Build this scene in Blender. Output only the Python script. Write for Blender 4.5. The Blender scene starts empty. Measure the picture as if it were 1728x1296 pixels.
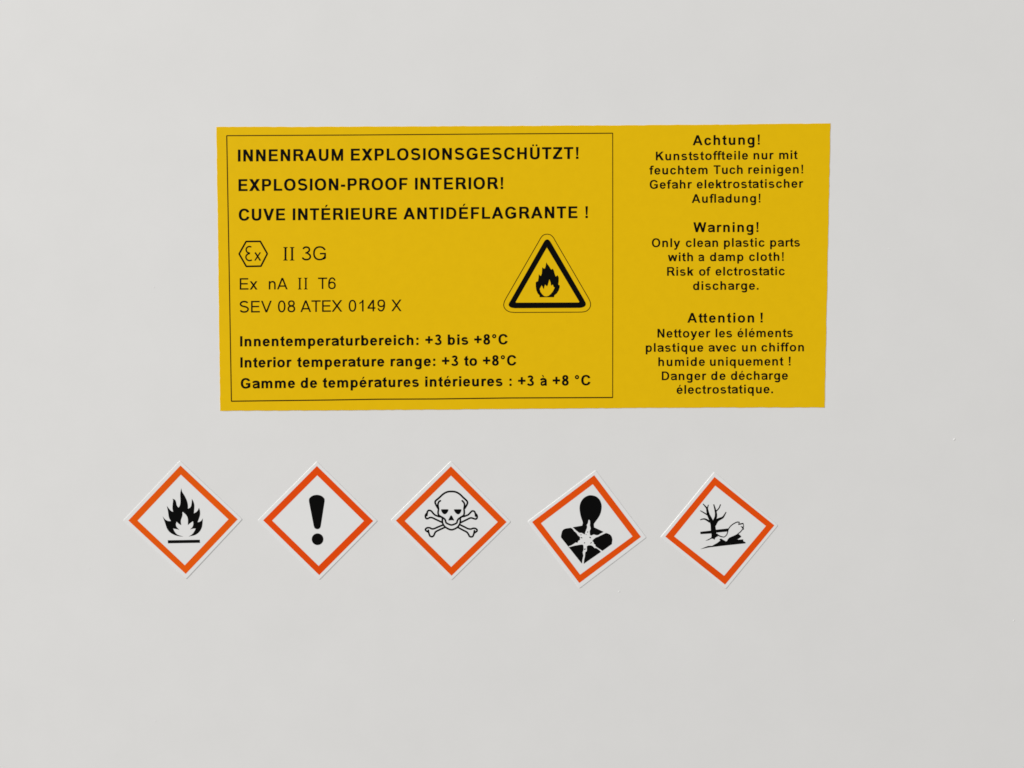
import bpy, math, random
from mathutils import Vector, Matrix
from mathutils.geometry import delaunay_2d_cdt

# ---------------------------------------------------------------- camera, light, exposure
scene = bpy.context.scene
C = scene.collection
random.seed(7)

MPP = 0.000145                      # metres on the wall for one pixel of the photograph
FPX = 26.0 / 36.0 * 1728.0          # focal length in pixels (26 mm lens on 36 mm)
DIST = FPX * MPP                    # camera to wall along the view axis
PITCH = math.radians(2.5)           # camera looks slightly down
ZC = 1.20                           # height of the picture centre on the wall
FWD = Vector((0, math.cos(PITCH), -math.sin(PITCH)))
UPV = Vector((0, math.sin(PITCH), math.cos(PITCH)))
RGT = Vector((1, 0, 0))
CAM = Vector((0, 0, ZC)) - FWD * DIST

cd = bpy.data.cameras.new('camera')
cam = bpy.data.objects.new('camera', cd)
C.objects.link(cam)
cam.location = CAM
cam.rotation_euler = (math.pi / 2 - PITCH, 0, 0)
cd.sensor_width = 36.0
cd.lens = 26.0
cd.clip_start = 0.01
cd.clip_end = 50.0
scene.camera = cam

world = bpy.data.worlds.new('World')
scene.world = world
world.use_nodes = True
bg = world.node_tree.nodes['Background']
bg.inputs[0].default_value = (1.0, 0.995, 0.985, 1)
bg.inputs[1].default_value = 0.425

ld = bpy.data.lights.new('room_lamp', 'AREA')
ld.shape = 'RECTANGLE'
ld.size, ld.size_y = 1.3, 0.9
ld.energy = 67.0
ld.color = (1.0, 0.995, 0.985)
lamp = bpy.data.objects.new('room_lamp', ld)
C.objects.link(lamp)
lamp.location = (-1.95, -1.5, ZC + 1.35)
lamp.rotation_euler = (Vector((0, 0, ZC)) - lamp.location).to_track_quat('-Z', 'Y').to_euler()

scene.cycles.filter_width = 1.6
vs = scene.view_settings
vs.view_transform = 'Standard'
vs.look = 'None'
vs.exposure = 0.0
vs.gamma = 1.0
vs.use_curve_mapping = False

# ---------------------------------------------------------------- helpers
def wall_at(px, py):
    """Point (x, z) of the wall that a pixel of the photograph shows."""
    d = FWD + RGT * ((px - 864.0) / FPX) + UPV * ((648.0 - py) / FPX)
    t = -CAM.y / d.y
    p = CAM + d * t
    return p.x, p.z


def material(name, base, rough=0.5, spec=0.3, mottle=0.0, mscale=60.0, bump=0.0, bscale=900.0, coat=0.0):
    m = bpy.data.materials.new(name)
    m.use_nodes = True
    nt = m.node_tree
    b = nt.nodes['Principled BSDF']
    b.inputs['Base Color'].default_value = (*base, 1)
    b.inputs['Roughness'].default_value = rough
    b.inputs['Specular IOR Level'].default_value = spec
    b.inputs['Coat Weight'].default_value = coat
    geo = nt.nodes.new('ShaderNodeNewGeometry')
    if mottle:
        n = nt.nodes.new('ShaderNodeTexNoise')
        n.inputs['Scale'].default_value = mscale
        n.inputs['Detail'].default_value = 6.0
        n.inputs['Roughness'].default_value = 0.65
        nt.links.new(geo.outputs['Position'], n.inputs['Vector'])
        r = nt.nodes.new('ShaderNodeValToRGB')
        r.color_ramp.elements[0].position = 0.3
        r.color_ramp.elements[1].position = 0.7
        r.color_ramp.elements[0].color = (*[c * (1 - mottle) for c in base], 1)
        r.color_ramp.elements[1].color = (*[min(1, c * (1 + mottle)) for c in base], 1)
        nt.links.new(n.outputs['Fac'], r.inputs['Fac'])
        nt.links.new(r.outputs['Color'], b.inputs['Base Color'])
    if bump:
        n2 = nt.nodes.new('ShaderNodeTexNoise')
        n2.inputs['Scale'].default_value = bscale
        n2.inputs['Detail'].default_value = 3.0
        nt.links.new(geo.outputs['Position'], n2.inputs['Vector'])
        bp = nt.nodes.new('ShaderNodeBump')
        bp.inputs['Strength'].default_value = bump
        bp.inputs['Distance'].default_value = 0.00003
        nt.links.new(n2.outputs['Fac'], bp.inputs['Height'])
        nt.links.new(bp.outputs['Normal'], b.inputs['Normal'])
    return m


M_WALL = material('wall_paint', (0.779, 0.771, 0.758), 0.75, 0.06, mottle=0.014, mscale=60, bump=0.25, bscale=700)
M_YELLOW = material('yellow_film', (0.826, 0.513, 0.0040), 0.6, 0.03, mottle=0.020, mscale=420, bump=0.2, bscale=1500)
M_WHITE = material('white_film', (0.828, 0.825, 0.815), 0.22, 0.55, mottle=0.006, mscale=300)
def orange_ink(green):
    return material('orange_ink', (0.82, green * 1.07, 0.0030), 0.5, 0.05, mottle=0.06, mscale=70)


M_BLACK = material('black_ink', (0.0038, 0.0037, 0.0036), 0.55, 0.02)
M_FADED = material('thin_black_ink', (0.026, 0.012, 0.003), 0.5, 0.03)


def thing(name, px, py, label, cat, group=None):
    x, z = wall_at(px, py)
    o = bpy.data.objects.new(name, None)
    o.empty_display_size = 0.005
    o.location = (x, 0, z)
    o['label'] = label
    o['category'] = cat
    if group:
        o['group'] = group
    C.objects.link(o)
    o['_x'] = x
    o['_z'] = z
    return o


def origin_of(o):
    while o.parent:
        o = o.parent
    return o.location.x, o.location.z


def link_mesh(name, verts, faces, mat, parent, label=None):
    me = bpy.data.meshes.new(name)
    me.from_pydata(verts, [], faces)
    me.materials.append(mat)
    me.update()
    o = bpy.data.objects.new(name, me)
    C.objects.link(o)
    if parent:
        o.parent = parent
    if label:
        o['label'] = label
    return o


def area2(poly):
    return sum(poly[i - 1][0] * poly[i][1] - poly[i][0] * poly[i - 1][1] for i in range(len(poly)))


def clean(poly):
    out = []
    for p in poly:
        if not out or abs(p[0] - out[-1][0]) + abs(p[1] - out[-1][1]) > 1e-5:
            out.append((float(p[0]), float(p[1])))
    while len(out) > 2 and abs(out[0][0] - out[-1][0]) + abs(out[0][1] - out[-1][1]) < 1e-5:
        out.pop()
    return out


def inside(poly, x, y):
    r = False
    for i in range(len(poly)):
        (x0, y0), (x1, y1) = poly[i - 1], poly[i]
        if (y0 > y) != (y1 > y) and x < x0 + (y - y0) / (y1 - y0) * (x1 - x0):
            r = not r
    return r


def paint(ops):
    """ops: (sign, polygon) laid on top of each other; returns the covered area as (points, triangles)."""
    co, ed, pl = [], [], []
    for s, poly in ops:
        poly = clean(poly)
        if len(poly) < 3 or abs(area2(poly)) < 1e-7:
            continue
        n, o = len(poly), len(co)
        ed += [(o + i, o + (i + 1) % n) for i in range(n)]
        co += [Vector(p) for p in poly]
        xs, ys = [p[0] for p in poly], [p[1] for p in poly]
        pl.append((s, poly, min(xs), max(xs), min(ys), max(ys)))
    v, e, f, ov, oe, of = delaunay_2d_cdt(co, ed, [], 0, 1e-5, True)
    tris = []
    for t in f:
        a, b, c = (v[i] for i in t)
        x, y = (a.x + b.x + c.x) / 3, (a.y + b.y + c.y) / 3
        for s, poly, x0, x1, y0, y1 in reversed(pl):
            if x0 <= x <= x1 and y0 <= y <= y1 and inside(poly, x, y):
                if s > 0:
                    tris.append(tuple(t))
                break
    used = sorted({i for t in tris for i in t})
    idx = {k: n for n, k in enumerate(used)}
    return [(v[k].x, v[k].y) for k in used], [tuple(idx[i] for i in t) for t in tris]


def cat(pts, n=6, closed=False):
    """Catmull-Rom curve through the points."""
    if len(pts) < 3 and not closed:
        return list(pts)
    out = []
    N = len(pts)
    for i in range(N if closed else N - 1):
        if closed:
            p0, p1, p2, p3 = (pts[(i + k) % N] for k in (-1, 0, 1, 2))
        else:
            p1, p2 = pts[i], pts[i + 1]
            p0 = pts[i - 1] if i else (2 * p1[0] - p2[0], 2 * p1[1] - p2[1])
            p3 = pts[i + 2] if i + 2 < N else (2 * p2[0] - p1[0], 2 * p2[1] - p1[1])
        for k in range(n):
            t = k / n
            out.append(tuple(0.5 * (2 * p1[a] + (p2[a] - p0[a]) * t + (2 * p0[a] - 5 * p1[a] + 4 * p2[a] - p3[a]) * t * t
                                    + (3 * p1[a] - p0[a] - 3 * p2[a] + p3[a]) * t ** 3) for a in (0, 1)))
    if not closed:
        out.append(tuple(pts[-1]))
    return out


def spl(*segs, n=5):
    """Outline of smooth runs that meet in corners."""
    out = []
    for s in segs:
        out += cat(s, n)
    return out


def stroke(pts, w, w1=None, closed=False, sign=1, caps=False):
    """Line of width w (tapering to w1) as convex pieces: one quad a segment and a wedge at each bend."""
    w1 = w if w1 is None else w1
    if closed:
        pts = list(pts) + [pts[0]]
    pts = clean(pts) if not closed else [tuple(p) for p in pts]
    n = len(pts)
    ops, prev = [], None
    first = None
    for i in range(n - 1):
        (ax, ay), (bx, by) = pts[i], pts[i + 1]
        L = math.hypot(bx - ax, by - ay)
        if L < 1e-6:
            continue
        nx, ny = -(by - ay) / L, (bx - ax) / L
        ha = (w + (w1 - w) * i / (n - 1)) / 2
        hb = (w + (w1 - w) * (i + 1) / (n - 1)) / 2
        ops.append((sign, [(ax + nx * ha, ay + ny * ha), (ax - nx * ha, ay - ny * ha), (bx - nx * hb, by - ny * hb), (bx + nx * hb, by + ny * hb)]))
        if prev:
            for s in (1, -1):
                ops.append((sign, [(ax, ay), (ax + s * prev[0] * ha, ay + s * prev[1] * ha), (ax + s * nx * ha, ay + s * ny * ha)]))
        else:
            first = (nx, ny)
        prev = (nx, ny)
    if closed and first:
        ax, ay = pts[0]
        for s in (1, -1):
            ops.append((sign, [(ax, ay), (ax + s * prev[0] * w / 2, ay + s * prev[1] * w / 2), (ax + s * first[0] * w / 2, ay + s * first[1] * w / 2)]))
    if caps:
        for (x, y), ww in ((pts[0], w), (pts[-1], w1)):
            ops.append((sign, ell(x, y, ww / 2, ww / 2, 2, 12)))
    return ops


def ell(cx, cy, rx, ry, n=2.2, k=30, a0=0.0, a1=360.0):
    out = []
    full = a1 - a0 >= 360
    for i in range(k + (0 if full else 1)):
        a = math.radians(a0 + (a1 - a0) * i / k)
        c, s = math.cos(a), math.sin(a)
        out.append((cx + rx * math.copysign(abs(c) ** (2 / n), c), cy + ry * math.copysign(abs(s) ** (2 / n), s)))
    return out


# ---------------------------------------------------------------- lettering: a grotesque drawn from strokes, 1000 units to the em
def rect(x0, y0, x1, y1):
    return [(x0, y0), (x1, y0), (x1, y1), (x0, y1)]


def mirror(ops, w):
    return [(s, [(w - x, y) for x, y in p]) for s, p in ops]


def turn(ops, w, h):
    return [(s, [(w - x, h - y) for x, y in p]) for s, p in ops]


def ring(x0, x1, y0, y1, s, h, n=2.25):
    cx, cy, rx, ry = (x0 + x1) / 2, (y0 + y1) / 2, (x1 - x0) / 2, (y1 - y0) / 2
    return [(1, ell(cx, cy, rx, ry, n)), (-1, ell(cx, cy, rx - s, ry - h, n))]


def bowl(x0, x1, y0, y1, xc, s, h):
    ym, ry = (y0 + y1) / 2, (y1 - y0) / 2
    o = [(x0, y0), (xc, y0)] + ell(xc, ym, x1 - xc, ry, 2.25, 18, -90, 90) + [(x0, y1)]
    i = [(x0 + s, y0 + h), (xc, y0 + h)] + ell(xc, ym, x1 - xc - s, ry - h, 2.25, 18, -90, 90) + [(x0 + s, y1 - h)]
    return [(1, o), (-1, i)]


def arch(x0, x1, s, h):
    """n-like arch whose outer curve starts inside the stem at x0."""
    yc, top = 300, 531
    xo = x0 + s * 0.5
    o = [(xo, yc)] + [(x1, 0)][:0] + ell((xo + x1) / 2, yc, (x1 - xo) / 2, top - yc, 2.25, 20, 180, 0) + [(x1, 0), (x1 - s, 0)]
    o = ell((xo + x1) / 2, yc, (x1 - xo) / 2, top - yc, 2.25, 20, 0, 180) + [(xo, 0), (x1, 0)]
    i = ell((x0 + x1) / 2, yc - 10, (x1 - x0) / 2 - s, top - yc + 10 - h * 1.05, 2.3, 20, 0, 180) + [(x0 + s, -1), (x1 - s, -1)]
    return [(1, o), (-1, i)]


def ess(x0, x0u, x1u, x1, y0, y1, ym, w):
    i = w / 2
    ru, rl = (y1 - i - ym) / 2, (ym - y0 - i) / 2
    up = ell((x0u + x1u) / 2, ym + ru, (x1u - x0u) / 2 - i, ru, 2.15, 14, 24, 196)
    lo = ell((x0 + x1) / 2, ym - rl, (x1 - x0) / 2 - i, rl, 2.15, 15, 16, -160)
    xm = (x0 + x1) / 2
    return stroke(cat(up + [(xm - (xm - x0) * .42, ym + ru * .2), (xm + (x1 - xm) * .42, ym - rl * .2)] + lo, 3), w)


def glyph(ch, s, h):
    """(advance, ops) of one letter; s = stem, h = horizontal stroke."""
    d = s * 1.07
    R = lambda *a: (1, rect(*a))
    P = lambda *p: (1, list(p))
    X = lambda *p: (-1, list(p))

    def A_legs(w, y0, y1):
        c = w / 2
        a = [(0, y0), (d, y0), (c + d / 2, y1), (c - d / 2, y1)]
        return [(1, a), (1, [(w - x, y) for x, y in a])]

    acute = lambda cx, y: (1, [(cx - 50, y), (cx + 20, y), (cx + 125, y + 150), (cx + 5, y + 150)])
    if ch == ' ':
        return 278, []
    if ch == 'A':
        w = 715
        x = d / 2 + (w / 2 - d / 2) * 215 / 716
        return 722, A_legs(w, 0, 716) + [R(x, 160, w - x, 160 + h)]
    if ch == 'V':
        return 667, [(sg, [(x, 716 - y) for x, y in p]) for sg, p in A_legs(662, 0, 716)]
    if ch == 'v':
        return 556, [(sg, [(x, 519 - y) for x, y in p]) for sg, p in A_legs(550, 0, 519)]
    if ch == 'y':
        ops = [(sg, [(x, 519 - y) for x, y in p]) for sg, p in A_legs(550, 0, 519)]
        return 556, ops + stroke(cat([(300, 60), (250, -70), (205, -140), (140, -162), (70, -150)]), h * 1.1)
    if ch in 'Ww':
        w, H, q = (938, 716, 0.98) if ch == 'W' else (772, 519, 0.95)
        e = d * q
        b1, c = w * 0.265, w / 2
        a = [(0, H), (e, H), (b1 + e / 2, 0), (b1 - e / 2, 0)]
        b = [(c - e / 2, H), (c + e / 2, H), (b1 + e / 2, 0), (b1 - e / 2, 0)]
        ops = [(1, a), (1, b)]
        return (944 if ch == 'W' else 778), ops + mirror(ops, w)
    if ch in 'Xx':
        w, H = (660, 716) if ch == 'X' else (545, 519)
        e = s * 1.25
        a = [(0, 0), (e, 0), (w - 8, H), (w - 8 - e, H)]
        return (667 if ch == 'X' else 556), [(1, a), (1, [(w - x, y) for x, y in a])]
    if ch == 'Z':
        e = s * 1.3
        return 611, [R(40, 716 - h, 578, 716), R(20, 0, 586, h), P((20, h * .9), (20 + e, h * .9), (578, 716 - h * .9), (578 - e, 716 - h * .9))]
    if ch == 'N':
        e = s * 1.08
        return 722, [R(74, 0, 74 + s, 716), R(648 - s, 0, 648, 716), P((74, 716), (74 + e, 716), (648, 0), (648 - e, 0))]
    if ch == 'M':
        e, k = s * 1.05, s * .88
        ops = [R(72, 0, 72 + k, 716), P((72, 716), (72 + e, 716), (416 + s * .45, 0), (416 - s * .45, 0))]
        return 833, ops + mirror(ops, 833)
    if ch in 'EÉ':
        ops = [R(73, 0, 73 + s, 716), R(73, 716 - h, 604, 716), R(73, 358 - h * .42, 570, 358 + h * .58), R(73, 0, 618, h)]
        return 667, ops + ([acute(340, 770)] if ch == 'É' else [])
    if ch == 'F':
        return 611, [R(74, 0, 74 + s, 716), R(74, 716 - h, 568, 716), R(74, 340 - h * .5, 525, 340 + h * .5)]
    if ch == 'L':
        return 611, [R(77, 0, 77 + s, 710), R(77, 0, 583, h)]
    if ch == 'H':
        return 722, [R(73, 0, 73 + s, 716), R(648 - s, 0, 648, 716), R(73, 370 - h * .5, 648, 370 + h * .5)]
    if ch == 'I':
        return 278, [R(70, 0, 70 + s, 716)]
    if ch == 'T':
        return 611, [R(21, 716 - h, 590, 716), R(306 - s / 2, 0, 306 + s / 2, 716)]
    if ch == 'K':
        e = s * 1.3
        return 722, [R(74, 0, 74 + s, 716), P((74 + s * .8, 195), (74 + s * .8, 195 + e * 1.1), (525, 716), (525 + e, 716)),
                     P((722 - e * 1.05, 0), (722 + e * .05, 0), (330 + e * .55, 470), (330 - e * .3, 400))]
    if ch == 'D':
        return 722, bowl(72, 682, 0, 716, 325, s, h)
    if ch == 'P':
        return 667, bowl(73, 624, 264, 716, 400, s, h) + [R(73, 0, 73 + s, 716)]
    if ch == 'R':
        e = s * 1.28
        return 722, bowl(73, 652, 298, 716, 430, s, h) + [R(73, 0, 73 + s, 716), P((722 - e, 0), (722, 0), (385 + e * 1.0, 310), (385, 310))]
    if ch in 'UÜ':
        o = [(72, 716)] + ell(361, 268, 289, 280, 2.35, 22, 180, 360) + [(650, 716)]
        i = [(72 + s, 717)] + ell(361, 268, 289 - s, 280 - h * 1.05, 2.35, 22, 180, 360) + [(650 - s, 717)]
        ops = [(1, o), (-1, i)]
        if ch == 'Ü':
            for cx in (258, 464):
                ops.append((1, ell(cx, 835, 58, 58, 2.6, 14)))
        return 722, ops
    if ch == 'O':
        return 778, ring(44, 735, -12, 728, s * 1.03, h * 1.03)
    if ch == 'C':
        return 722, ring(47, 715, -12, 728, s * 1.03, h * 1.03) + [X((400, 450), (545, 481), (678, 512), (950, 575), (950, 150), (682, 222), (540, 258), (400, 290))]
    if ch == 'G':
        ops = ring(44, 735, -12, 728, s * 1.03, h * 1.03)
        ops += [X((420, 470), (549, 500), (692, 530), (950, 590), (950, 300), (420, 300)), X((714, -40), (900, -40), (900, 400), (714, 400))]
        ops += [R(400, 378 - h, 714, 378), P((714 - s, 378), (714 - s, 150), (580, 60), (600, 20), (714, 96), (714, 378))]
        return 778, ops
    if ch == 'S':
        return 667, ess(44, 62, 610, 624, -12, 728, 376, h * 1.12)
    # lower case
    if ch == 'i':
        return 278, [R(70, 0, 70 + s, 519), R(70, 716 - s * .88, 70 + s, 716)]
    if ch == 'l':
        return 278, [R(70, 0, 70 + s, 716)]
    if ch == 'n':
        return 611, arch(70, 543, s, h) + [R(70, 0, 70 + s, 519)]
    if ch == 'h':
        return 611, arch(70, 543, s, h) + [R(70, 0, 70 + s, 716)]
    if ch == 'm':
        xm = 64 + (826 - 64 + s) / 2
        return 889, arch(64, xm, s, h) + arch(xm - s, 826, s, h) + [R(64, 0, 64 + s, 519), R(xm - s, 0, xm, 400)]
    if ch == 'u':
        a, o = glyph('n', s, h)
        return 611, turn(o, 611, 519)
    if ch == 'r':
        return 389, [R(66, 0, 66 + s, 519)] + stroke(ell(315, 300, 315 - 66 - s * .62, 231 - h * .54, 2.3, 12, 180, 82) + [(392, 512 - h * .5)], s * .85, h * 1.08)
    if ch == 'o':
        return 611, ring(40, 573, -12, 531, s, h)
    if ch in 'eé':
        ops = ring(34, 528, -12, 531, s, h)
        ops += [R(100, 215, 500, 215 + h * .86), X((290, 215), (700, 215), (700, 100), (514, 136), (376, 158), (290, 175))]
        return 556, ops + ([acute(270, 585)] if ch == 'é' else [])
    if ch == 'c':
        return 556, ring(42, 545, -12, 531, s, h) + [X((310, 330), (397, 345), (530, 368), (750, 405), (750, 135), (533, 176), (395, 196), (310, 208))]
    if ch in 'dbpq':
        ops = ring(42, 547 - s * .12, -12, 531, s * .98, h)
        ops += [R(547 - s, 0, 547, 716)]
        if ch == 'd':
            return 611, ops
        if ch == 'b':
            return 611, mirror(ops, 611)
        ops = ring(42, 547 - s * .12, -12, 531, s * .98, h) + [R(547 - s, -208, 547, 519)]
        return 611, (ops if ch == 'q' else mirror(ops, 611))
    if ch == 'g':
        ops = ring(42, 547 - s * .12, 2, 531, s * .98, h) + [R(547 - s, -40, 547, 519)]
        i = h * .5
        return 611, ops + stroke([(547 - s / 2, 10)] + ell(305, -70, 242 - s / 2, 213 - i - 70, 2.25, 16, 0, -166), s, h)
    if ch in 'aà':
        i = h * .5
        ops = stroke(ell(265, 355, 197 + s * .0, 531 - i - 355, 2.2, 16, 168, 0), h * 1.05, s)
        ops += [P((462 - s / 2, 360), (462 + s / 2, 360), (462 + s / 2, 150), (462 + s * .55, 60), (545, 0), (545 - s * .95, 0), (462 - s * .42, 70), (462 - s / 2, 150))]
        xl = 34 + s * .5
        ops += stroke(cat([(462, 310), (340, 288), (235, 270)] + ell(215, 156, 215 - xl, 168 - i, 2.2, 14, 92, 268) + [(300, 4 + i), (385, 38 + i), (455, 120 + i)], 3), h * .98)
        if ch == 'à':
            ops.append((1, [(330, 585), (260, 585), (155, 735), (275, 735)]))
        return 556, ops
    if ch == 's':
        return 556, ess(30, 48, 500, 516, -12, 531, 268, h * 1.06)
    if ch == 't':
        xc = 88 + s / 2
        return 333, [P((88, 120), (88 + s, 120), (88 + s, 704), (88, 622)), R(14, 519 - h * .95, 316, 519)] + \
            stroke([(xc, 150)] + ell(xc + 92, 120, 92, 128 - h * .5, 2.3, 10, 180, 270) + [(xc + 140, -4 + h * .5), (322, 4 + h * .5)], s, h)
    if ch == 'f':
        xc = 88 + s / 2
        return 333, [R(88, 0, 88 + s, 560), R(12, 519 - h * .95, 310, 519)] + \
            stroke([(xc, 540)] + ell(xc + 110, 570, 110, 158 - h * .5, 2.3, 10, 180, 90) + [(xc + 160, 726 - h * .5), (372, 716 - h * .5)], s, h)
    if ch == 'k':
        e = s * 1.28
        return 556, [R(66, 0, 66 + s, 716), P((66 + s * .8, 140), (66 + s * .8, 140 + e * 1.05), (372, 519), (372 + e * 1.15, 519)),
                     P((560 - e, 0), (560, 0), (290 + e * .5, 360), (290 - e * .35, 300))]
    # figures and signs
    if ch == '0':
        return 556, ring(42, 512, -12, 728, s, h)
    if ch == '1':
        return 556, [R(372 - s, 0, 372, 719), P((372 - s, 560), (109, 445), (109, 445 + h * 1.15), (240, 620), (372 - s * .7, 719), (372, 719))]
    if ch == '4':
        e = s * 1.1
        return 556, [R(330, 0, 330 + s, 716), R(22, 165, 512, 165 + h), P((22, 165 + h * .5), (22, 165 + h * 1.1), (330, 716), (330 + s * .5, 716), (330 + s * .5, 716 - e), (22 + e * 1.05, 165 + h))]
    if ch == '8':
        return 556, ring(68, 486, 352, 728, s * .97, h * .97) + [(1, ell(277, 202, 237, 214, 2.2)), (-1, ell(277, 202, 237 - s, 214 - h, 2.2)), (-1, ell(277, 540, 209 - s * .97, 188 - h * .97, 2.25))]
    if ch in '69':
        i = s * .5
        ops = ring(38, 515, -12, 462, s, h) + stroke(ell(290, 300, 290 - 38 - i, 428 - h * .5, 2.2, 20, 33, 186), h * 1.02, s)
        return 556, (ops if ch == '6' else turn(ops, 553, 716))
    if ch == '3':
        i = h * .5
        w = h * 1.1
        i = w / 2
        ops = stroke(ell(262, 550, 206 - i, 178 - i, 2.15, 18, 168, -62) + [(300, 383), (215, 383)], w)
        ops += stroke([(215, 383), (310, 383)] + ell(266, 190, 249 - i, 202 - i, 2.15, 20, 58, -166), w)
        return 556, ops
    if ch == '+':
        k = (s + h) / 2
        return 584, [R(32, 358 - k / 2, 550, 358 + k / 2), R(291 - k / 2, 100, 291 + k / 2, 616)]
    if ch == '\u00b0':
        return 400, [(1, ell(200, 575, 148, 148, 2, 24)), (-1, ell(200, 575, 148 - h * .78, 148 - h * .78, 2, 24))]
    if ch == ':':
        k = s * 1.0
        return 333, [(1, ell(166, k / 2, k / 2, k / 2, 4, 16)), (1, ell(166, 519 - k / 2, k / 2, k / 2, 4, 16))]
    if ch == '.':
        return 278, [R(139 - s * .5, 0, 139 + s * .5, s)]
    if ch == '-':
        return 333, [R(40, 220 - h * .1, 300, 220 + h * 1.0)]
    if ch == '!':
        return 333, [P((166 - s * .5, 716), (166 + s * .5, 716), (166 + s * .3, 190), (166 - s * .3, 190)), R(166 - s * .48, 0, 166 + s * .48, s * .9)]
    raise KeyError(ch)


REG = {'A': 667 / 722, 'S': 1.0, 'n': 556 / 611, 'x': 500 / 556, 'V': 1.0, 'X': 1.0, 'T': 1.0, 'E': 1.0, 'G': 1.0}
LIG = {'tt', 'ff', 'ft', 'ts', 'ta', 'fl', 'rt'}
_cache = {}


def letter(ch, s, h, regular):
    key = (ch, s, h, regular)
    if key not in _cache:
        k = REG.get(ch, 1.0) if regular else 1.0
        adv, ops = glyph(ch, s / k, h)
        ops = [(sg, [(x * k / 1000, y / 1000) for x, y in p]) for sg, p in ops]
        vt = paint(ops) if ops else ([], [])
        xs = [v[0] for v in vt[0]] or [0.0]
        _cache[key] = (adv * k / 1000, min(xs), max(xs), vt)
    return _cache[key]


def text_line(words, base, cap, s, h, name, parent, y, regular=False, mat=None, loose=False, label=None):
    """words: (text, x0, x1) ink limits in photo pixels; base: two baseline points."""
    (xa, ya), (xb, yb) = base
    size = cap / 0.716
    verts, faces = [], []
    ox, oz = origin_of(parent)
    for text, x0, x1 in words:
        g = [letter(c, s, h, regular) for c in text]
        nat = sum(q[0] for q in g[:-1]) - g[0][1] + g[-1][2]
        gaps = [0 if (loose and text[i:i + 2] in LIG) else 1 for i in range(len(text) - 1)]
        n = sum(gaps)
        track, sx = 0.0, 1.0
        if n:
            track = ((x1 - x0) / size - nat) / n
            if track < -0.02:
                sx = ((x1 - x0) / size) / (nat - 0.02 * n)
                track = -0.02
        else:
            sx = min(1.12, max(0.88, (x1 - x0) / size / nat))
        pen = -g[0][1]
        for i, q in enumerate(g):
            off = len(verts)
            for vx, vy in q[3][0]:
                px = x0 + (pen + vx) * size * sx
                py = ya + (yb - ya) * (px - xa) / (xb - xa) - vy * size
                wx, wz = wall_at(px, py)
                verts.append((wx - ox, y, wz - oz))
            faces += [tuple(off + k for k in t) for t in q[3][1]]
            pen += q[0] + (track * gaps[i] if i < len(gaps) else 0)
    return link_mesh(name, verts, faces, mat or M_BLACK, parent, label)


# ---------------------------------------------------------------- flat artwork and sheets
def crop(x0, y0, k):
    """Reads points of an enlarged view of the photograph: its corner and its enlargement."""
    return lambda ops: [(s, [(x0 + x / k, y0 + y / k) for x, y in p]) for s, p in ops]


def artwork(name, ops, mat, parent, y, label=None):
    c = [p for s, q in ops for p in q]
    mx, my = sum(p[0] for p in c) / len(c), sum(p[1] for p in c) / len(c)
    v, f = paint([(s, [((x - mx) / 100, (y_ - my) / 100) for x, y_ in p]) for s, p in ops])
    ox, oz = origin_of(parent)
    verts = []
    for a, b in v:
        wx, wz = wall_at(a * 100 + mx, b * 100 + my)
        verts.append((wx - ox, y, wz - oz))
    return link_mesh(name, verts, [t[::-1] for t in f], mat, parent, label)


def inset(poly, d):
    out = []
    n = len(poly)
    for i in range(n):
        p0, p1, p2 = Vector(poly[i - 1]), Vector(poly[i]), Vector(poly[(i + 1) % n])
        e1, e2 = (p1 - p0).normalized(), (p2 - p1).normalized()
        n1, n2 = Vector((-e1.y, e1.x)), Vector((-e2.y, e2.x))
        m = (n1 + n2)
        m = m / max(0.25, m.dot(n1))
        out.append((p1.x + m.x * d, p1.y + m.y * d))
    return out


def round_corners(poly, r, k=5):
    out = []
    n = len(poly)
    for i in range(n):
        p0, p1, p2 = Vector(poly[i - 1]), Vector(poly[i]), Vector(poly[(i + 1) % n])
        a = p1 + (p0 - p1).normalized() * r
        b = p1 + (p2 - p1).normalized() * r
        for j in range(k + 1):
            t = j / k
            q = a * (1 - t) ** 2 + p1 * 2 * t * (1 - t) + b * t * t
            out.append((q.x, q.y))
    return out


def rough_edges(poly, step, amp):
    out = []
    n = len(poly)
    for i in range(n):
        a, b = Vector(poly[i]), Vector(poly[(i + 1) % n])
        L = (b - a).length
        k = max(1, int(L / step))
        nn = Vector((-(b - a).y, (b - a).x)) / max(L, 1e-9)
        for j in range(k):
            q = a.lerp(b, j / k)
            if j:
                q = q + nn * random.uniform(-amp, amp)
            out.append((q.x, q.y))
    return out


def sheet(name, pts, mat, parent, thick, bev, steps=3, label=None, rim=None):
    """Adhesive sheet on the wall with a rolled edge; pts in photo pixels."""
    poly = [wall_at(*p) for p in pts]
    if area2(poly) < 0:
        poly = poly[::-1]
    ox, oz = origin_of(parent)
    rings = [(0.0, 0.0)]
    for j in range(0, steps + 1):
        a = math.pi / 2 * j / steps
        rings.append((bev * (1 - math.cos(a)), -(thick - min(bev, thick) * 0.8) - min(bev, thick) * 0.8 * math.sin(a)))
    verts, faces = [], []
    n = len(poly)
    for d, yy in rings:
        q = inset(poly, d) if d else poly
        verts += [(x - ox, yy, z - oz) for x, z in q]
    for r in range(len(rings) - 1):
        for i in range(n):
            j = (i + 1) % n
            faces.append((r * n + i, r * n + j, (r + 1) * n + j, (r + 1) * n + i))
    faces.append(tuple((len(rings) - 1) * n + i for i in range(n)))
    o = link_mesh(name, verts, faces, mat, parent, label)
    if rim:
        o.data.materials.append(rim)
    for p in o.data.polygons:
        p.use_smooth = p.index < len(faces) - 1
        if rim and p.index < 2 * n:
            p.material_index = 1
    return o


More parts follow.
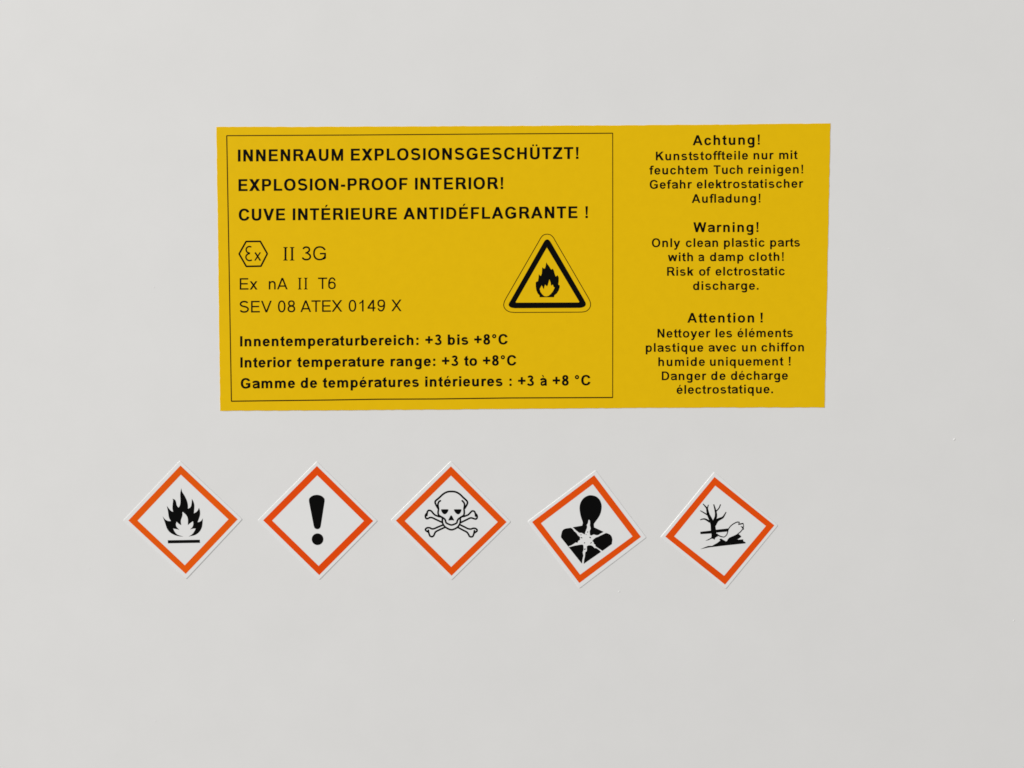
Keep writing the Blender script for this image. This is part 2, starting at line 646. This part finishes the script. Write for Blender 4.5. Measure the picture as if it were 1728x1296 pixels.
# ---------------------------------------------------------------- the wall
def build_wall():
    W, H = 0.9, 0.7
    verts, faces = [], []

    def add(vs_, fs_):
        o = len(verts)
        verts.extend(vs_)
        faces.extend(tuple(o + i for i in f) for f in fs_)
    add([(-W, 0, ZC - H), (W, 0, ZC - H), (W, 0, ZC + H), (-W, 0, ZC + H), (-W, 0.03, ZC - H), (W, 0.03, ZC - H), (W, 0.03, ZC + H), (-W, 0.03, ZC + H)],
        [(0, 1, 2, 3), (5, 4, 7, 6), (4, 0, 3, 7), (1, 5, 6, 2), (3, 2, 6, 7), (4, 5, 1, 0)])
    # small paint pimples that the photograph shows on the surface
    for px, py, rx, ry, hgt, ang in ((1610.3, 741.5, 2.6, 1.4, 1.2, 55), (1044.8, 998.3, 2.0, 1.3, .8, 10), (1711, 1047, 1.6, 1.3, .8, 0), (640, 1030, 1.2, 1.0, .4, 0),
                                     (1500, 420, 1.1, 1.0, .4, 0), (150, 960, 1.1, 0.9, .4, 30), (905, 130, 1.0, 1.0, .35, 0), (262, 1217, 1.5, 0.8, .4, 40), (259.8, 485, 1.2, 1.1, .5, 0)):
        cx, cz = wall_at(px, py)
        v, f = [], []
        K = 12
        ca, sa = math.cos(math.radians(ang)), math.sin(math.radians(ang))
        for lvl, (rr, yy) in enumerate(((1, 0), (.8, .55), (.45, .9))):
            for k in range(K):
                a = 2 * math.pi * k / K
                ex, ez = rx * rr * math.cos(a) * MPP, ry * rr * math.sin(a) * MPP
                v.append((cx + ex * ca - ez * sa, -yy * hgt * .7 * MPP, cz + ex * sa + ez * ca))
        v.append((cx, -hgt * .7 * MPP, cz))
        for l in range(2):
            for k in range(K):
                f.append((l * K + k, l * K + (k + 1) % K, (l + 1) * K + (k + 1) % K, (l + 1) * K + k))
        for k in range(K):
            f.append((2 * K + k, 2 * K + (k + 1) % K, 3 * K))
        add(v, f)
    o = link_mesh('wall', verts, faces, M_WALL, None)
    o['kind'] = 'structure'
    o['label'] = 'smooth pale grey painted surface that all the hazard labels are stuck to'
    return o


build_wall()

# ---------------------------------------------------------------- the yellow label
T_LABEL = 0.00010
INK = -(T_LABEL + 0.000012)
lab = thing('warning_label', 880, 690, 'large yellow rectangular label with black German, English and French explosion warnings', 'label')
outline = [(365, 214), (520, 213.9), (690, 213.2), (1050, 211.3), (1230, 209.9), (1401.5, 208.1), (1391.7, 687.9), (1210, 688.0), (1050, 688.8), (690, 691.9), (520, 693.0), (371.5, 693.5), (368.3, 440)]
sheet('label_sheet', rough_edges(outline, 7, 0.34), M_YELLOW, lab, T_LABEL, 0.00010, 2, rim=M_WHITE)

# frame round the left panel
fr = stroke([(382.9, 229.2), (608, 228.0), (830, 226.3), (1033.8, 225.0)], 1.6) + stroke([(1033.8, 225.0), (1034.0, 450), (1033.8, 670.8)], 1.4)
fr += stroke([(1033.8, 670.8), (860, 671.5), (735, 673.2), (640, 673.6), (560, 674.9), (390.8, 677.0)], 1.9) + stroke([(390.8, 677.0), (386.9, 450), (382.9, 229.2)], 1.75)
for p, w in (((382.9, 229.2), 1.2), ((1033.8, 225), 1.0), ((1033.8, 670.8), 1.2), ((390.8, 677), 1.3)):
    fr.append((1, rect(p[0] - w / 2, p[1] - w / 2, p[0] + w / 2, p[1] + w / 2)))
artwork('panel_frame', fr, M_FADED, lab, INK)

B = dict(s=158, h=124)
text_line([('INNENRAUM', 401.7, 579.2), ('EXPLOSIONSGESCHÜTZT!', 592.3, 976.2)], ((401.7, 272.8), (976, 268.4)), 20.2, B['s'], B['h'], 'heading_text', lab, INK, label='heading reading INNENRAUM EXPLOSIONSGESCHÜTZT!')
text_line([('EXPLOSION-PROOF', 402.7, 687.8), ('INTERIOR!', 700.4, 849.2)], ((402.9, 322.7), (846, 319.2)), 20.2, B['s'], B['h'], 'heading_text', lab, INK, label='heading reading EXPLOSION-PROOF INTERIOR!')
text_line([('CUVE', 403.1, 481.4), ('INTÉRIEURE', 494.2, 669.9), ('ANTIDÉFLAGRANTE', 680.6, 974.5), ('!', 987.8, 992)], ((403.1, 372.5), (974.4, 368.3)), 20.0, B['s'], B['h'], 'heading_text', lab, INK, label='heading reading CUVE INTÉRIEURE ANTIDÉFLAGRANTE !')

# hexagonal approval mark with the two letters inside
cr = crop(395, 395, 9.0947)
hexa = artwork('approval_mark', cr(stroke([(80, 305), (187, 115), (405, 113), (512, 302), (415, 493), (190, 497)], 25, closed=True)), M_BLACK, lab, INK)
ex = stroke(cat([(268, 199), (235, 192), (202, 206), (188, 240), (202, 277), (246, 296)]), 22) + stroke(cat([(246, 296), (202, 315), (184, 352), (196, 388), (232, 408), (276, 400)]), 22)
ex += stroke([(324, 283), (406, 408)], 24) + stroke([(405, 281), (321, 408)], 20)
artwork('mark_lettering', cr(ex), M_BLACK, hexa, INK)

# approval codes in light type, the two Roman numerals in a serif face
Rg = dict(s=98, h=88)


def numeral(x, y0, y1, w, sw):
    m = (x * 2 + w) / 2
    b = (y1 - y0) * .05
    return [(1, rect(m - sw / 2, y0, m + sw / 2, y1)), (1, rect(x, y0, x + w, y0 + b)), (1, rect(x, y1 - b, x + w, y1)),
            (1, [(m - sw / 2 - 9, y0 + b), (m + sw / 2 + 9, y0 + b), (m + sw / 2, y0 + b + 10), (m - sw / 2, y0 + b + 10)]), (1, [(m - sw / 2 - 9, y1 - b), (m + sw / 2 + 9, y1 - b), (m + sw / 2, y1 - b - 10), (m - sw / 2, y1 - b - 10)])]


def join_into(o, other):
    """Adds the lettering of one mesh to another line and removes the first."""
    a, b = o.data, other.data
    n = len(a.vertices)
    v = [tuple(p.co) for p in a.vertices] + [tuple(p.co) for p in b.vertices]
    f = [tuple(p.vertices) for p in a.polygons] + [tuple(n + i for i in p.vertices) for p in b.polygons]
    me = bpy.data.meshes.new(a.name)
    me.from_pydata(v, [], f)
    me.materials.append(a.materials[0])
    o.data = me
    bpy.data.objects.remove(other)


t = text_line([('3G', 509.4, 550.2)], ((477, 439.6), (560, 438.9)), 23.2, 88, 79, 'code_text', lab, INK, True, label='code reading II 3G')
join_into(t, artwork('numeral', cr(numeral(757, 200, 407, 68, 29) + numeral(858, 200, 407, 70, 29)), M_BLACK, lab, INK))
t = text_line([('Ex', 404.8, 434.8), ('nA', 453.8, 485.6), ('T6', 536.8, 566.8)], ((404.8, 488.9), (566, 487.7)), 19.4, Rg['s'], Rg['h'], 'code_text', lab, INK, True, label='code reading Ex nA II T6')
join_into(t, artwork('numeral', cr(numeral(982, 672, 851, 56, 24) + numeral(1074, 671, 850, 58, 24)), M_BLACK, lab, INK))
text_line([('SEV', 404.8, 458.8), ('08', 469.2, 498.4), ('ATEX', 507.1, 577.8), ('0149', 588.5, 650), ('X', 660.4, 677.8)], ((404.8, 527.6), (677, 525.1)), 19.6, Rg['s'], Rg['h'], 'code_text', lab, INK, True, label='code reading SEV 08 ATEX 0149 X')

# temperature range in three languages
Tm = dict(s=162, h=127)
text_line([('Innentemperaturbereich:', 405.4, 706.4), ('+3', 717.8, 745.3), ('bis', 755.6, 790.2), ('+8\u00b0C', 800.2, 856.8)], ((405.4, 584.7), (850, 581.2)), 17.4, Tm['s'], Tm['h'], 'temperature_text', lab, INK, label='bold line reading Innentemperaturbereich: +3 bis +8°C')
text_line([('Interior', 405.8, 492.4), ('temperature', 501.6, 648.6), ('range:', 659.2, 734.8), ('+3', 745.8, 773.3), ('to', 783.1, 805.1), ('+8\u00b0C', 814.9, 871.3)], ((405.8, 620.3), (865, 616.7)), 17.4, Tm['s'], Tm['h'], 'temperature_text', lab, INK, label='bold line reading Interior temperature range: +3 to +8°C')
text_line([('Gamme', 406.5, 498), ('de', 507.6, 535.2), ('températures', 544.7, 707), ('intérieures', 717.6, 848), (':', 859.6, 863.4), ('+3', 874.2, 901), ('à', 911.2, 922.6), ('+8', 932.6, 959.6), ('\u00b0C', 970, 996.4)], ((406.7, 655.6), (990, 650.2)), 17.4, Tm['s'], Tm['h'], 'temperature_text', lab, INK, label='bold line reading Gamme de températures intérieures : +3 à +8 °C')

# flammable warning triangle: bold triangle, thin outline round it, flame inside
ct = crop(845, 390, 9.256)
tri_o = cat([(665, 185), (690, 147), (725, 130), (758, 145), (785, 182)], 4) + cat([(1295, 1062), (1328, 1130), (1312, 1175), (1255, 1197), (1180, 1200)], 4) + cat([(220, 1205), (155, 1192), (124, 1160), (130, 1125), (160, 1075)], 4)
tri_i = [(720, 256), (1226, 1103), (1220, 1115), (240, 1118), (233, 1107)]
tri = artwork('warning_triangle', ct([(1, tri_o), (-1, tri_i)]), M_BLACK, lab, INK)
lo = cat([(604, 145), (628, 103), (668, 62), (724, 49), (780, 62), (822, 103), (846, 145)], 5) + cat([(1375, 1055), (1400, 1120), (1396, 1185), (1352, 1240), (1290, 1262), (1200, 1266)], 5) \
    + cat([(215, 1271), (135, 1260), (75, 1222), (47, 1165), (58, 1100), (95, 1028)], 5)
artwork('triangle_outline', ct(stroke(lo, 12, closed=True)), M_FADED, tri, INK)
cf = crop(898, 440, 19.64)
flame = [(245, 1210), (243, 1150), (180, 1080), (135, 970), (118, 850), (118, 720), (150, 690), (190, 680), (210, 570), (220, 445), (255, 490), (290, 500), (320, 420), (335, 215), (375, 255), (420, 260), (445, 190), (470, 50),
         (500, 110), (560, 180), (610, 270), (640, 295), (680, 265), (720, 330), (745, 430), (780, 525), (845, 480), (880, 560), (880, 680), (865, 790), (910, 815), (912, 880), (880, 980), (820, 1080), (735, 1150), (725, 1210)]
fin = [(315, 815), (285, 870), (248, 940), (275, 1030), (330, 1110), (400, 1175), (470, 1185), (540, 1165), (620, 1100), (690, 1010), (745, 890), (705, 860), (685, 790), (625, 830), (610, 720), (570, 615), (550, 690), (520, 800),
       (490, 855), (430, 790), (405, 850), (385, 950), (350, 880)]
artwork('flame_symbol', cf([(1, flame), (-1, fin)]), M_BLACK, tri, INK)

# cleaning advice in three languages on the right
hs, hh = 150, 118
ss, sh = 145, 114
advice = [
    ('h', [('Achtung!', 1168.6, 1281.9)], 245.4, 244.2, 17.0), ('t', [('Kunststoffteile', 1106.6, 1262), ('nur', 1271.3, 1305.4), ('mit', 1314.5, 1345.9)], 270.9, 268.6, 14.8),
    ('t', [('feuchtem', 1095.6, 1193.9), ('Tuch', 1203.9, 1253.1), ('reinigen!', 1262.4, 1355)], 294.7, 292.8, 14.8), ('t', [('Gefahr', 1096.2, 1167.5), ('elektrostatischer', 1175.5, 1355.4)], 318.8, 316.8, 14.8),
    ('t', [('Aufladung!', 1167.0, 1283)], 342.6, 341.8, 14.8),
    ('h', [('Warning!', 1169.8, 1279.7)], 392.0, 391.6, 16.8), ('t', [('Only', 1099.8, 1147.7), ('clean', 1157.1, 1211.6), ('plastic', 1221.3, 1290.1), ('parts', 1299.3, 1349.6)], 417.2, 416.2, 14.8),
    ('t', [('with', 1126.9, 1169.3), ('a', 1178, 1188.2), ('damp', 1197.8, 1254.3), ('cloth!', 1263.8, 1322.3)], 441.0, 440.3, 14.8), ('t', [('Risk', 1125.5, 1170.6), ('of', 1179.4, 1199.2), ('elctrostatic', 1207.2, 1324.1)], 465.5, 464.6, 14.8),
    ('t', [('discharge.', 1169.3, 1279.8)], 489.5, 489.0, 14.8),
    ('h', [('Attention', 1159.6, 1272.4), ('!', 1283, 1287.7)], 544.6, 544.2, 16.6), ('t', [('Nettoyer', 1109.3, 1198.7), ('les', 1207.3, 1235.2), ('éléments', 1244.2, 1337.7)], 569.7, 568.9, 14.8),
    ('t', [('plastique', 1089.5, 1186.6), ('avec', 1195.1, 1242.2), ('un', 1251.8, 1275.8), ('chiffon', 1284.6, 1356.4)], 593.8, 592.9, 14.8), ('t', [('humide', 1110.7, 1189.3), ('uniquement', 1197.8, 1322), ('!', 1330.6, 1334.6)], 617.8, 616.7, 14.8),
    ('t', [('Danger', 1116.6, 1191.8), ('de', 1199.8, 1224.1), ('décharge', 1233.2, 1329.3)], 641.6, 640.7, 14.8), ('t', [('électrostatique.', 1141.6, 1304.2)], 664.6, 663.6, 14.8)]
for kind, words, ya, yb, cap in advice:
    said = ' '.join(w[0] for w in words)
    text_line(words, ((words[0][1], ya), (words[-1][2], yb)), cap, hs if kind == 'h' else ss, hh if kind == 'h' else sh, 'advice_heading_text' if kind == 'h' else 'advice_text', lab, INK, loose=True, label='line reading ' + said)

# ---------------------------------------------------------------- the five hazard stickers
T_STK = 0.00014
SINK = -(T_STK + 0.000012)
GROUP = 'diamond hazard stickers in a row below the yellow label'


def sticker(crop_xy, white, outer, inner, label, ink):
    k = 6.1714
    c = lambda pts: [(crop_xy[0] + x / k, crop_xy[1] + y / k) for x, y in pts]
    w = c(white)
    o = thing('hazard_sticker', w[2][0], w[2][1], label, 'sticker', GROUP)
    sheet('sticker_sheet', rough_edges(round_corners(w, 2.2), 12, 0.06), M_WHITE, o, T_STK, 0.00017, 4)
    artwork('diamond_border', [(1, c(outer)), (-1, c(inner))], orange_ink(ink), o, SINK)
    return o


# flame
st = sticker((200, 770), [(642, 42), (1292, 655), (707, 1280), (48, 668)], [(648, 95), (1243, 655), (703, 1223), (106, 667)], [(652, 190), (1147, 655), (693, 1133), (201, 668)],
             'white diamond sticker with orange border and black flame above a bar', 0.098)
c1 = crop(265, 818, 12.705)
fl = spl([(525, 72), (545, 150), (600, 240), (650, 350), (668, 440), (668, 512)], [(668, 512), (720, 480), (745, 410), (752, 298)], [(752, 298), (790, 370), (806, 440), (803, 530), (795, 612)],
         [(795, 612), (850, 578), (885, 535), (905, 490)], [(905, 490), (926, 560), (928, 640), (905, 720), (875, 802)], [(875, 802), (925, 787), (962, 757), (988, 715)],
         [(988, 715), (980, 830), (963, 920), (910, 1010), (820, 1075), (678, 1108)], [(678, 1108), (740, 1072), (790, 1020), (835, 936)], [(835, 936), (775, 938), (712, 955)], [(712, 955), (765, 900), (783, 840), (775, 778)],
         [(775, 778), (720, 818), (666, 862)], [(666, 862), (667, 740), (640, 660), (562, 581)], [(550, 583), (549, 660), (522, 740), (515, 790), (526, 864)], [(526, 864), (475, 836), (424, 788)],
         [(424, 788), (410, 850), (428, 905), (484, 962)], [(484, 962), (420, 948), (350, 936)], [(350, 936), (388, 1010), (450, 1070), (572, 1108)],
         [(572, 1108), (470, 1100), (370, 1070), (280, 1015), (222, 940), (190, 850), (128, 675)], [(128, 675), (180, 740), (240, 772), (302, 776)], [(302, 776), (262, 700), (245, 600), (235, 540), (216, 450)],
         [(216, 450), (270, 520), (310, 560), (352, 577)], [(352, 577), (336, 500), (342, 400), (350, 330), (332, 295)], [(332, 295), (390, 320), (415, 370), (430, 440), (465, 487)], [(465, 487), (495, 440), (508, 350), (503, 200), (525, 72)])
artwork('flame_symbol', c1([(1, fl)]), M_BLACK, st, SINK)
artwork('ground_bar', c1([(1, [(235, 1187), (922, 1176), (928, 1242), (240, 1253)])]), M_BLACK, st, SINK)

# exclamation mark
st = sticker((425, 770), [(677, 50), (1310, 672), (704, 1288), (60, 667)], [(679, 100), (1265, 672), (703, 1235), (120, 665)], [(683, 197), (1168, 672), (697, 1140), (213, 668)],
             'white diamond sticker with orange border and black exclamation mark', 0.068)
c2 = crop(425, 770, 6.1714)
em = cat([(596, 466), (600, 438), (632, 410), (678, 400), (724, 410), (756, 438), (760, 466)], 5) + cat([(720, 722), (710, 747), (684, 758), (657, 747), (646, 722)], 5)
artwork('exclamation_stroke', c2([(1, em)]), M_BLACK, st, SINK)
artwork('exclamation_dot', c2([(1, ell(686, 862, 61, 61, 2, 36))]), M_BLACK, st, SINK)

# skull and crossbones
st = sticker((650, 770), [(685, 46), (1310, 680), (692, 1290), (56, 663)], [(685, 103), (1265, 683), (692, 1242), (112, 668)], [(686, 200), (1172, 683), (688, 1150), (205, 672)],
             'white diamond sticker with orange border and black outlined skull with crossed bones', 0.082)
c3 = crop(712, 822, 14.4)
w = 42
bones = []
for b in ([(420, 715), (330, 680), (285, 645), (240, 590), (205, 566), (165, 564), (136, 592), (127, 640), (120, 688)], [(112, 640), (88, 680), (88, 722), (105, 757), (140, 762), (190, 738), (250, 740), (330, 778), (495, 855)],
          [(500, 922), (400, 962), (300, 1005), (240, 1010), (190, 986), (130, 986), (90, 1016), (95, 1048), (130, 1075), (160, 1088)], [(156, 1045), (172, 1120), (197, 1180), (240, 1201), (283, 1182), (308, 1130), (340, 1080), (430, 1032), (545, 980)],
          [(1015, 712), (1120, 672), (1165, 630), (1212, 583), (1255, 579), (1285, 602), (1300, 650), (1306, 700)], [(1322, 655), (1342, 700), (1338, 748), (1310, 773), (1270, 765), (1200, 745), (1150, 757), (1050, 807), (945, 857)],
          [(938, 917), (1040, 967), (1120, 1007), (1190, 1015), (1245, 998), (1300, 1002), (1338, 1032), (1336, 1064), (1305, 1090), (1280, 1108)], [(1276, 1055), (1265, 1120), (1237, 1190), (1195, 1206), (1155, 1188), (1130, 1140), (1090, 1090), (1000, 1042), (885, 980)]):
    bones += stroke(cat(b, 5), w, caps=True)
bones += [(1, [(100, 640), (135, 632), (138, 690), (108, 700)]), (1, [(1290, 650), (1325, 640), (1345, 700), (1292, 705)])]
artwork('crossed_bones', c3(bones), M_BLACK, st, SINK)
sk = stroke(cat([(398, 520), (345, 430), (322, 370), (336, 328), (410, 265), (520, 165), (615, 115), (715, 103), (820, 115), (915, 165), (1010, 255), (1086, 325), (1108, 372), (1090, 430), (1036, 520)], 6), 44)
sk += stroke(cat([(450, 328), (410, 358), (391, 420), (398, 480), (404, 530), (395, 600), (398, 650), (425, 692), (510, 740), (562, 785), (578, 830), (592, 865), (650, 897), (718, 917), (790, 897), (848, 865), (858, 825), (885, 775), (955, 722), (1012, 685), (1028, 640), (1028, 570),
                  (1024, 520), (1036, 440), (1024, 380), (980, 328)], 5), 42, caps=True)
sk += stroke(cat([(500, 745), (498, 840), (520, 908), (570, 968), (650, 1015), (720, 1033), (790, 1015), (868, 968), (915, 900), (934, 830), (932, 745)], 5), 42)
sk += [(1, [(365, 425), (405, 425), (412, 545), (385, 500)]), (1, [(1025, 425), (1062, 435), (1042, 500), (1022, 545)]), (1, [(415, 690), (520, 735), (520, 775), (395, 712)]), (1, [(1015, 685), (1040, 705), (925, 770), (915, 745)])]
sk += [(1, cat([(466, 548), (482, 536), (555, 535), (630, 536), (646, 552), (622, 610), (588, 645), (552, 656), (515, 640), (484, 600)], 4, True)), (1, cat([(778, 552), (796, 536), (870, 535), (945, 536), (962, 550), (950, 595), (920, 642), (880, 658), (845, 645), (805, 605)], 4, True)),
       (1, cat([(712, 683), (738, 706), (762, 755), (782, 797), (768, 809), (738, 801), (698, 803), (656, 809), (643, 797), (668, 745), (690, 700)], 4, True))]
artwork('skull_symbol', c3(sk), M_BLACK, st, SINK)

# breaking chest of a figure
st = sticker((880, 785), [(772, 50), (1302, 752), (602, 1285), (62, 585)], [(757, 103), (1243, 745), (602, 1225), (110, 590)], [(742, 197), (1155, 740), (610, 1138), (203, 603)],
             'tilted white diamond sticker with orange border and black head and chest with white starburst', 0.080)
c4 = crop(940, 830, 10.37)
body = cat([(438, 588), (448, 530), (418, 440), (396, 330), (395, 250), (418, 170), (470, 103), (535, 66), (600, 57), (680, 78), (740, 130), (771, 195), (780, 270), (762, 370), (722, 450), (668, 525), (645, 562), (648, 618)], 4)
body += [(800, 690), (858, 716)] + cat([(858, 716), (915, 738), (952, 775), (968, 830)], 4) + [(958, 912), (797, 1028), (468, 1256), (428, 1248), (72, 800), (67, 775), (84, 695)] + cat([(84, 695), (108, 660), (155, 638), (212, 630)], 4) + [(265, 618)]
star = [(560, 478), (578, 500), (582, 540), (578, 580), (592, 640), (573, 690), (580, 752), (600, 757), (640, 738), (690, 752), (722, 748), (760, 722), (800, 702), (845, 660), (880, 715), (855, 722), (800, 747), (755, 768), (720, 787), (680, 800), (640, 830), (620, 857), (642, 875),
        (648, 905), (668, 915), (678, 950), (735, 988), (800, 1030), (772, 1058), (735, 1020), (690, 988), (652, 982), (620, 950), (590, 936), (555, 936), (525, 950), (524, 1030), (496, 1060), (490, 1130), (476, 1185), (466, 1300), (425, 1300), (440, 1180), (456, 1110), (443, 1060), (460, 1000),
        (456, 935), (438, 922), (390, 928), (300, 944), (212, 970), (185, 950), (250, 928), (290, 903), (325, 878), (352, 885), (372, 848), (396, 835), (397, 790), (362, 762), (332, 716), (298, 690), (265, 645), (215, 620), (262, 600), (330, 665), (388, 710), (432, 712), (482, 738), (490, 700), (514, 640),
        (522, 612), (514, 575), (535, 545), (545, 490)]
ops = [(1, body), (-1, inset(star if area2(star) > 0 else star[::-1], 4.0))]
for x, y, a, b, r in ((534, 700, 13, 9, -40), (418, 750, 11, 8, -20), (427, 800, 19, 9, 20), (579, 796, 19, 10, 35), (480, 890, 12, 9, 0), (594, 890, 19, 8, -40), (486, 1000, 16, 11, -30), (508, 745, 9, 6, -30)):
    cs, sn = math.cos(math.radians(r)), math.sin(math.radians(r))
    ops.append((1, [(x + px * cs - py * sn, y + px * sn + py * cs) for px, py in ell(0, 0, a, b, 2, 7)]))
artwork('bursting_chest_symbol', c4(ops), M_BLACK, st, SINK)

# dead tree and fish
st = sticker((1105, 785), [(618, 68), (1284, 625), (738, 1290), (56, 750)], [(620, 122), (1243, 625), (730, 1242), (108, 742)], [(628, 212), (1155, 632), (720, 1150), (200, 740)],
             'tilted white diamond sticker with orange border and black bare tree beside a fish', 0.076)
c5 = crop(1176, 845, 15.25)
tree = []
for pts, a, b in (([(80, 490), (130, 471), (190, 466), (250, 490), (330, 540)], 14, 48), ([(82, 250), (150, 290), (230, 337), (300, 380)], 12, 34), ([(152, 75), (210, 140), (252, 190), (268, 260), (290, 350), (332, 440), (390, 560)], 14, 90),
                  ([(292, 100), (278, 150), (264, 200)], 16, 26), ([(428, 90), (455, 180), (474, 260), (487, 340), (478, 430), (420, 560)], 20, 70), ([(605, 90), (562, 190), (484, 275)], 18, 26), ([(748, 285), (700, 372), (655, 430), (580, 466), (510, 510), (440, 620)], 14, 90)):
    tree += stroke(cat(pts, 5), a + 8, b + 6)
tree += [(1, spl([(275, 508), (320, 545), (345, 610), (352, 700), (357, 800), (372, 880), (364, 935), (330, 965), (212, 1024)], [(212, 1024), (290, 1012), (345, 985), (385, 972), (420, 980), (448, 1002)], [(448, 1002), (478, 945), (545, 908)],
                 [(545, 908), (502, 860), (494, 780), (480, 700), (474, 625), (492, 570), (560, 490)], [(560, 490), (400, 497), (275, 508)]))]
ground = [(82, 1242), (180, 1200), (280, 1160), (390, 1156), (430, 1130), (520, 1080), (598, 1020), (572, 992), (612, 968), (645, 985), (742, 1042), (770, 1030), (792, 985), (830, 945), (900, 915), (980, 880), (1050, 842), (1100, 875), (1142, 915), (1112, 945), (1045, 988), (1050, 998), (1188, 990), (1190, 1035),
          (1248, 1065), (1246, 1092), (700, 1150), (300, 1198)]
rail = [(1, [(82, 795), (360, 764), (360, 840), (88, 856)]), (1, [(470, 745), (840, 704), (775, 790), (480, 818)])]
artwork('bare_tree_symbol', c5(tree), M_BLACK, st, SINK)
fish_fill = [(700, 945), (770, 885), (795, 810), (805, 745), (860, 660), (930, 605), (1000, 565), (1080, 560), (1075, 600), (1180, 600), (1130, 655), (1160, 700), (1155, 740), (1100, 795), (1040, 845), (960, 880), (880, 915), (820, 945), (780, 985), (765, 1030), (735, 1042), (640, 985)]
fish = [(1, q) for s_, q in rail] + [(-1, fish_fill)]
artwork('horizon_bar', c5(fish), M_BLACK, st, SINK - 0.000003)
artwork('ground_symbol', c5([(1, ground)] + stroke(cat([(500, 848), (560, 893), (635, 922), (700, 932)], 5), 34, 22)), M_BLACK, st, SINK - 0.000006)
fo = stroke(cat([(690, 935), (755, 882), (784, 810), (802, 742), (850, 662), (922, 600), (1000, 556), (1060, 540)], 5), 21, 27)
fo += [(1, [(1040, 530), (1096, 538), (1080, 562), (1042, 556)])] + stroke([(1092, 542), (1070, 596)], 17) + stroke([(1060, 604), (1192, 580)], 32) + stroke([(1190, 590), (1200, 670)], 19)
fo += [(1, [(1118, 650), (1196, 664), (1206, 736), (1168, 744), (1160, 700)])] + stroke(cat([(1168, 735), (1112, 800), (1045, 850)]), 24)
artwork('fish_symbol', c5(fo), M_BLACK, st, SINK - 0.000012)

for o in bpy.data.objects:
    for k in ('_x', '_z'):
        if k in o:
            del o[k]
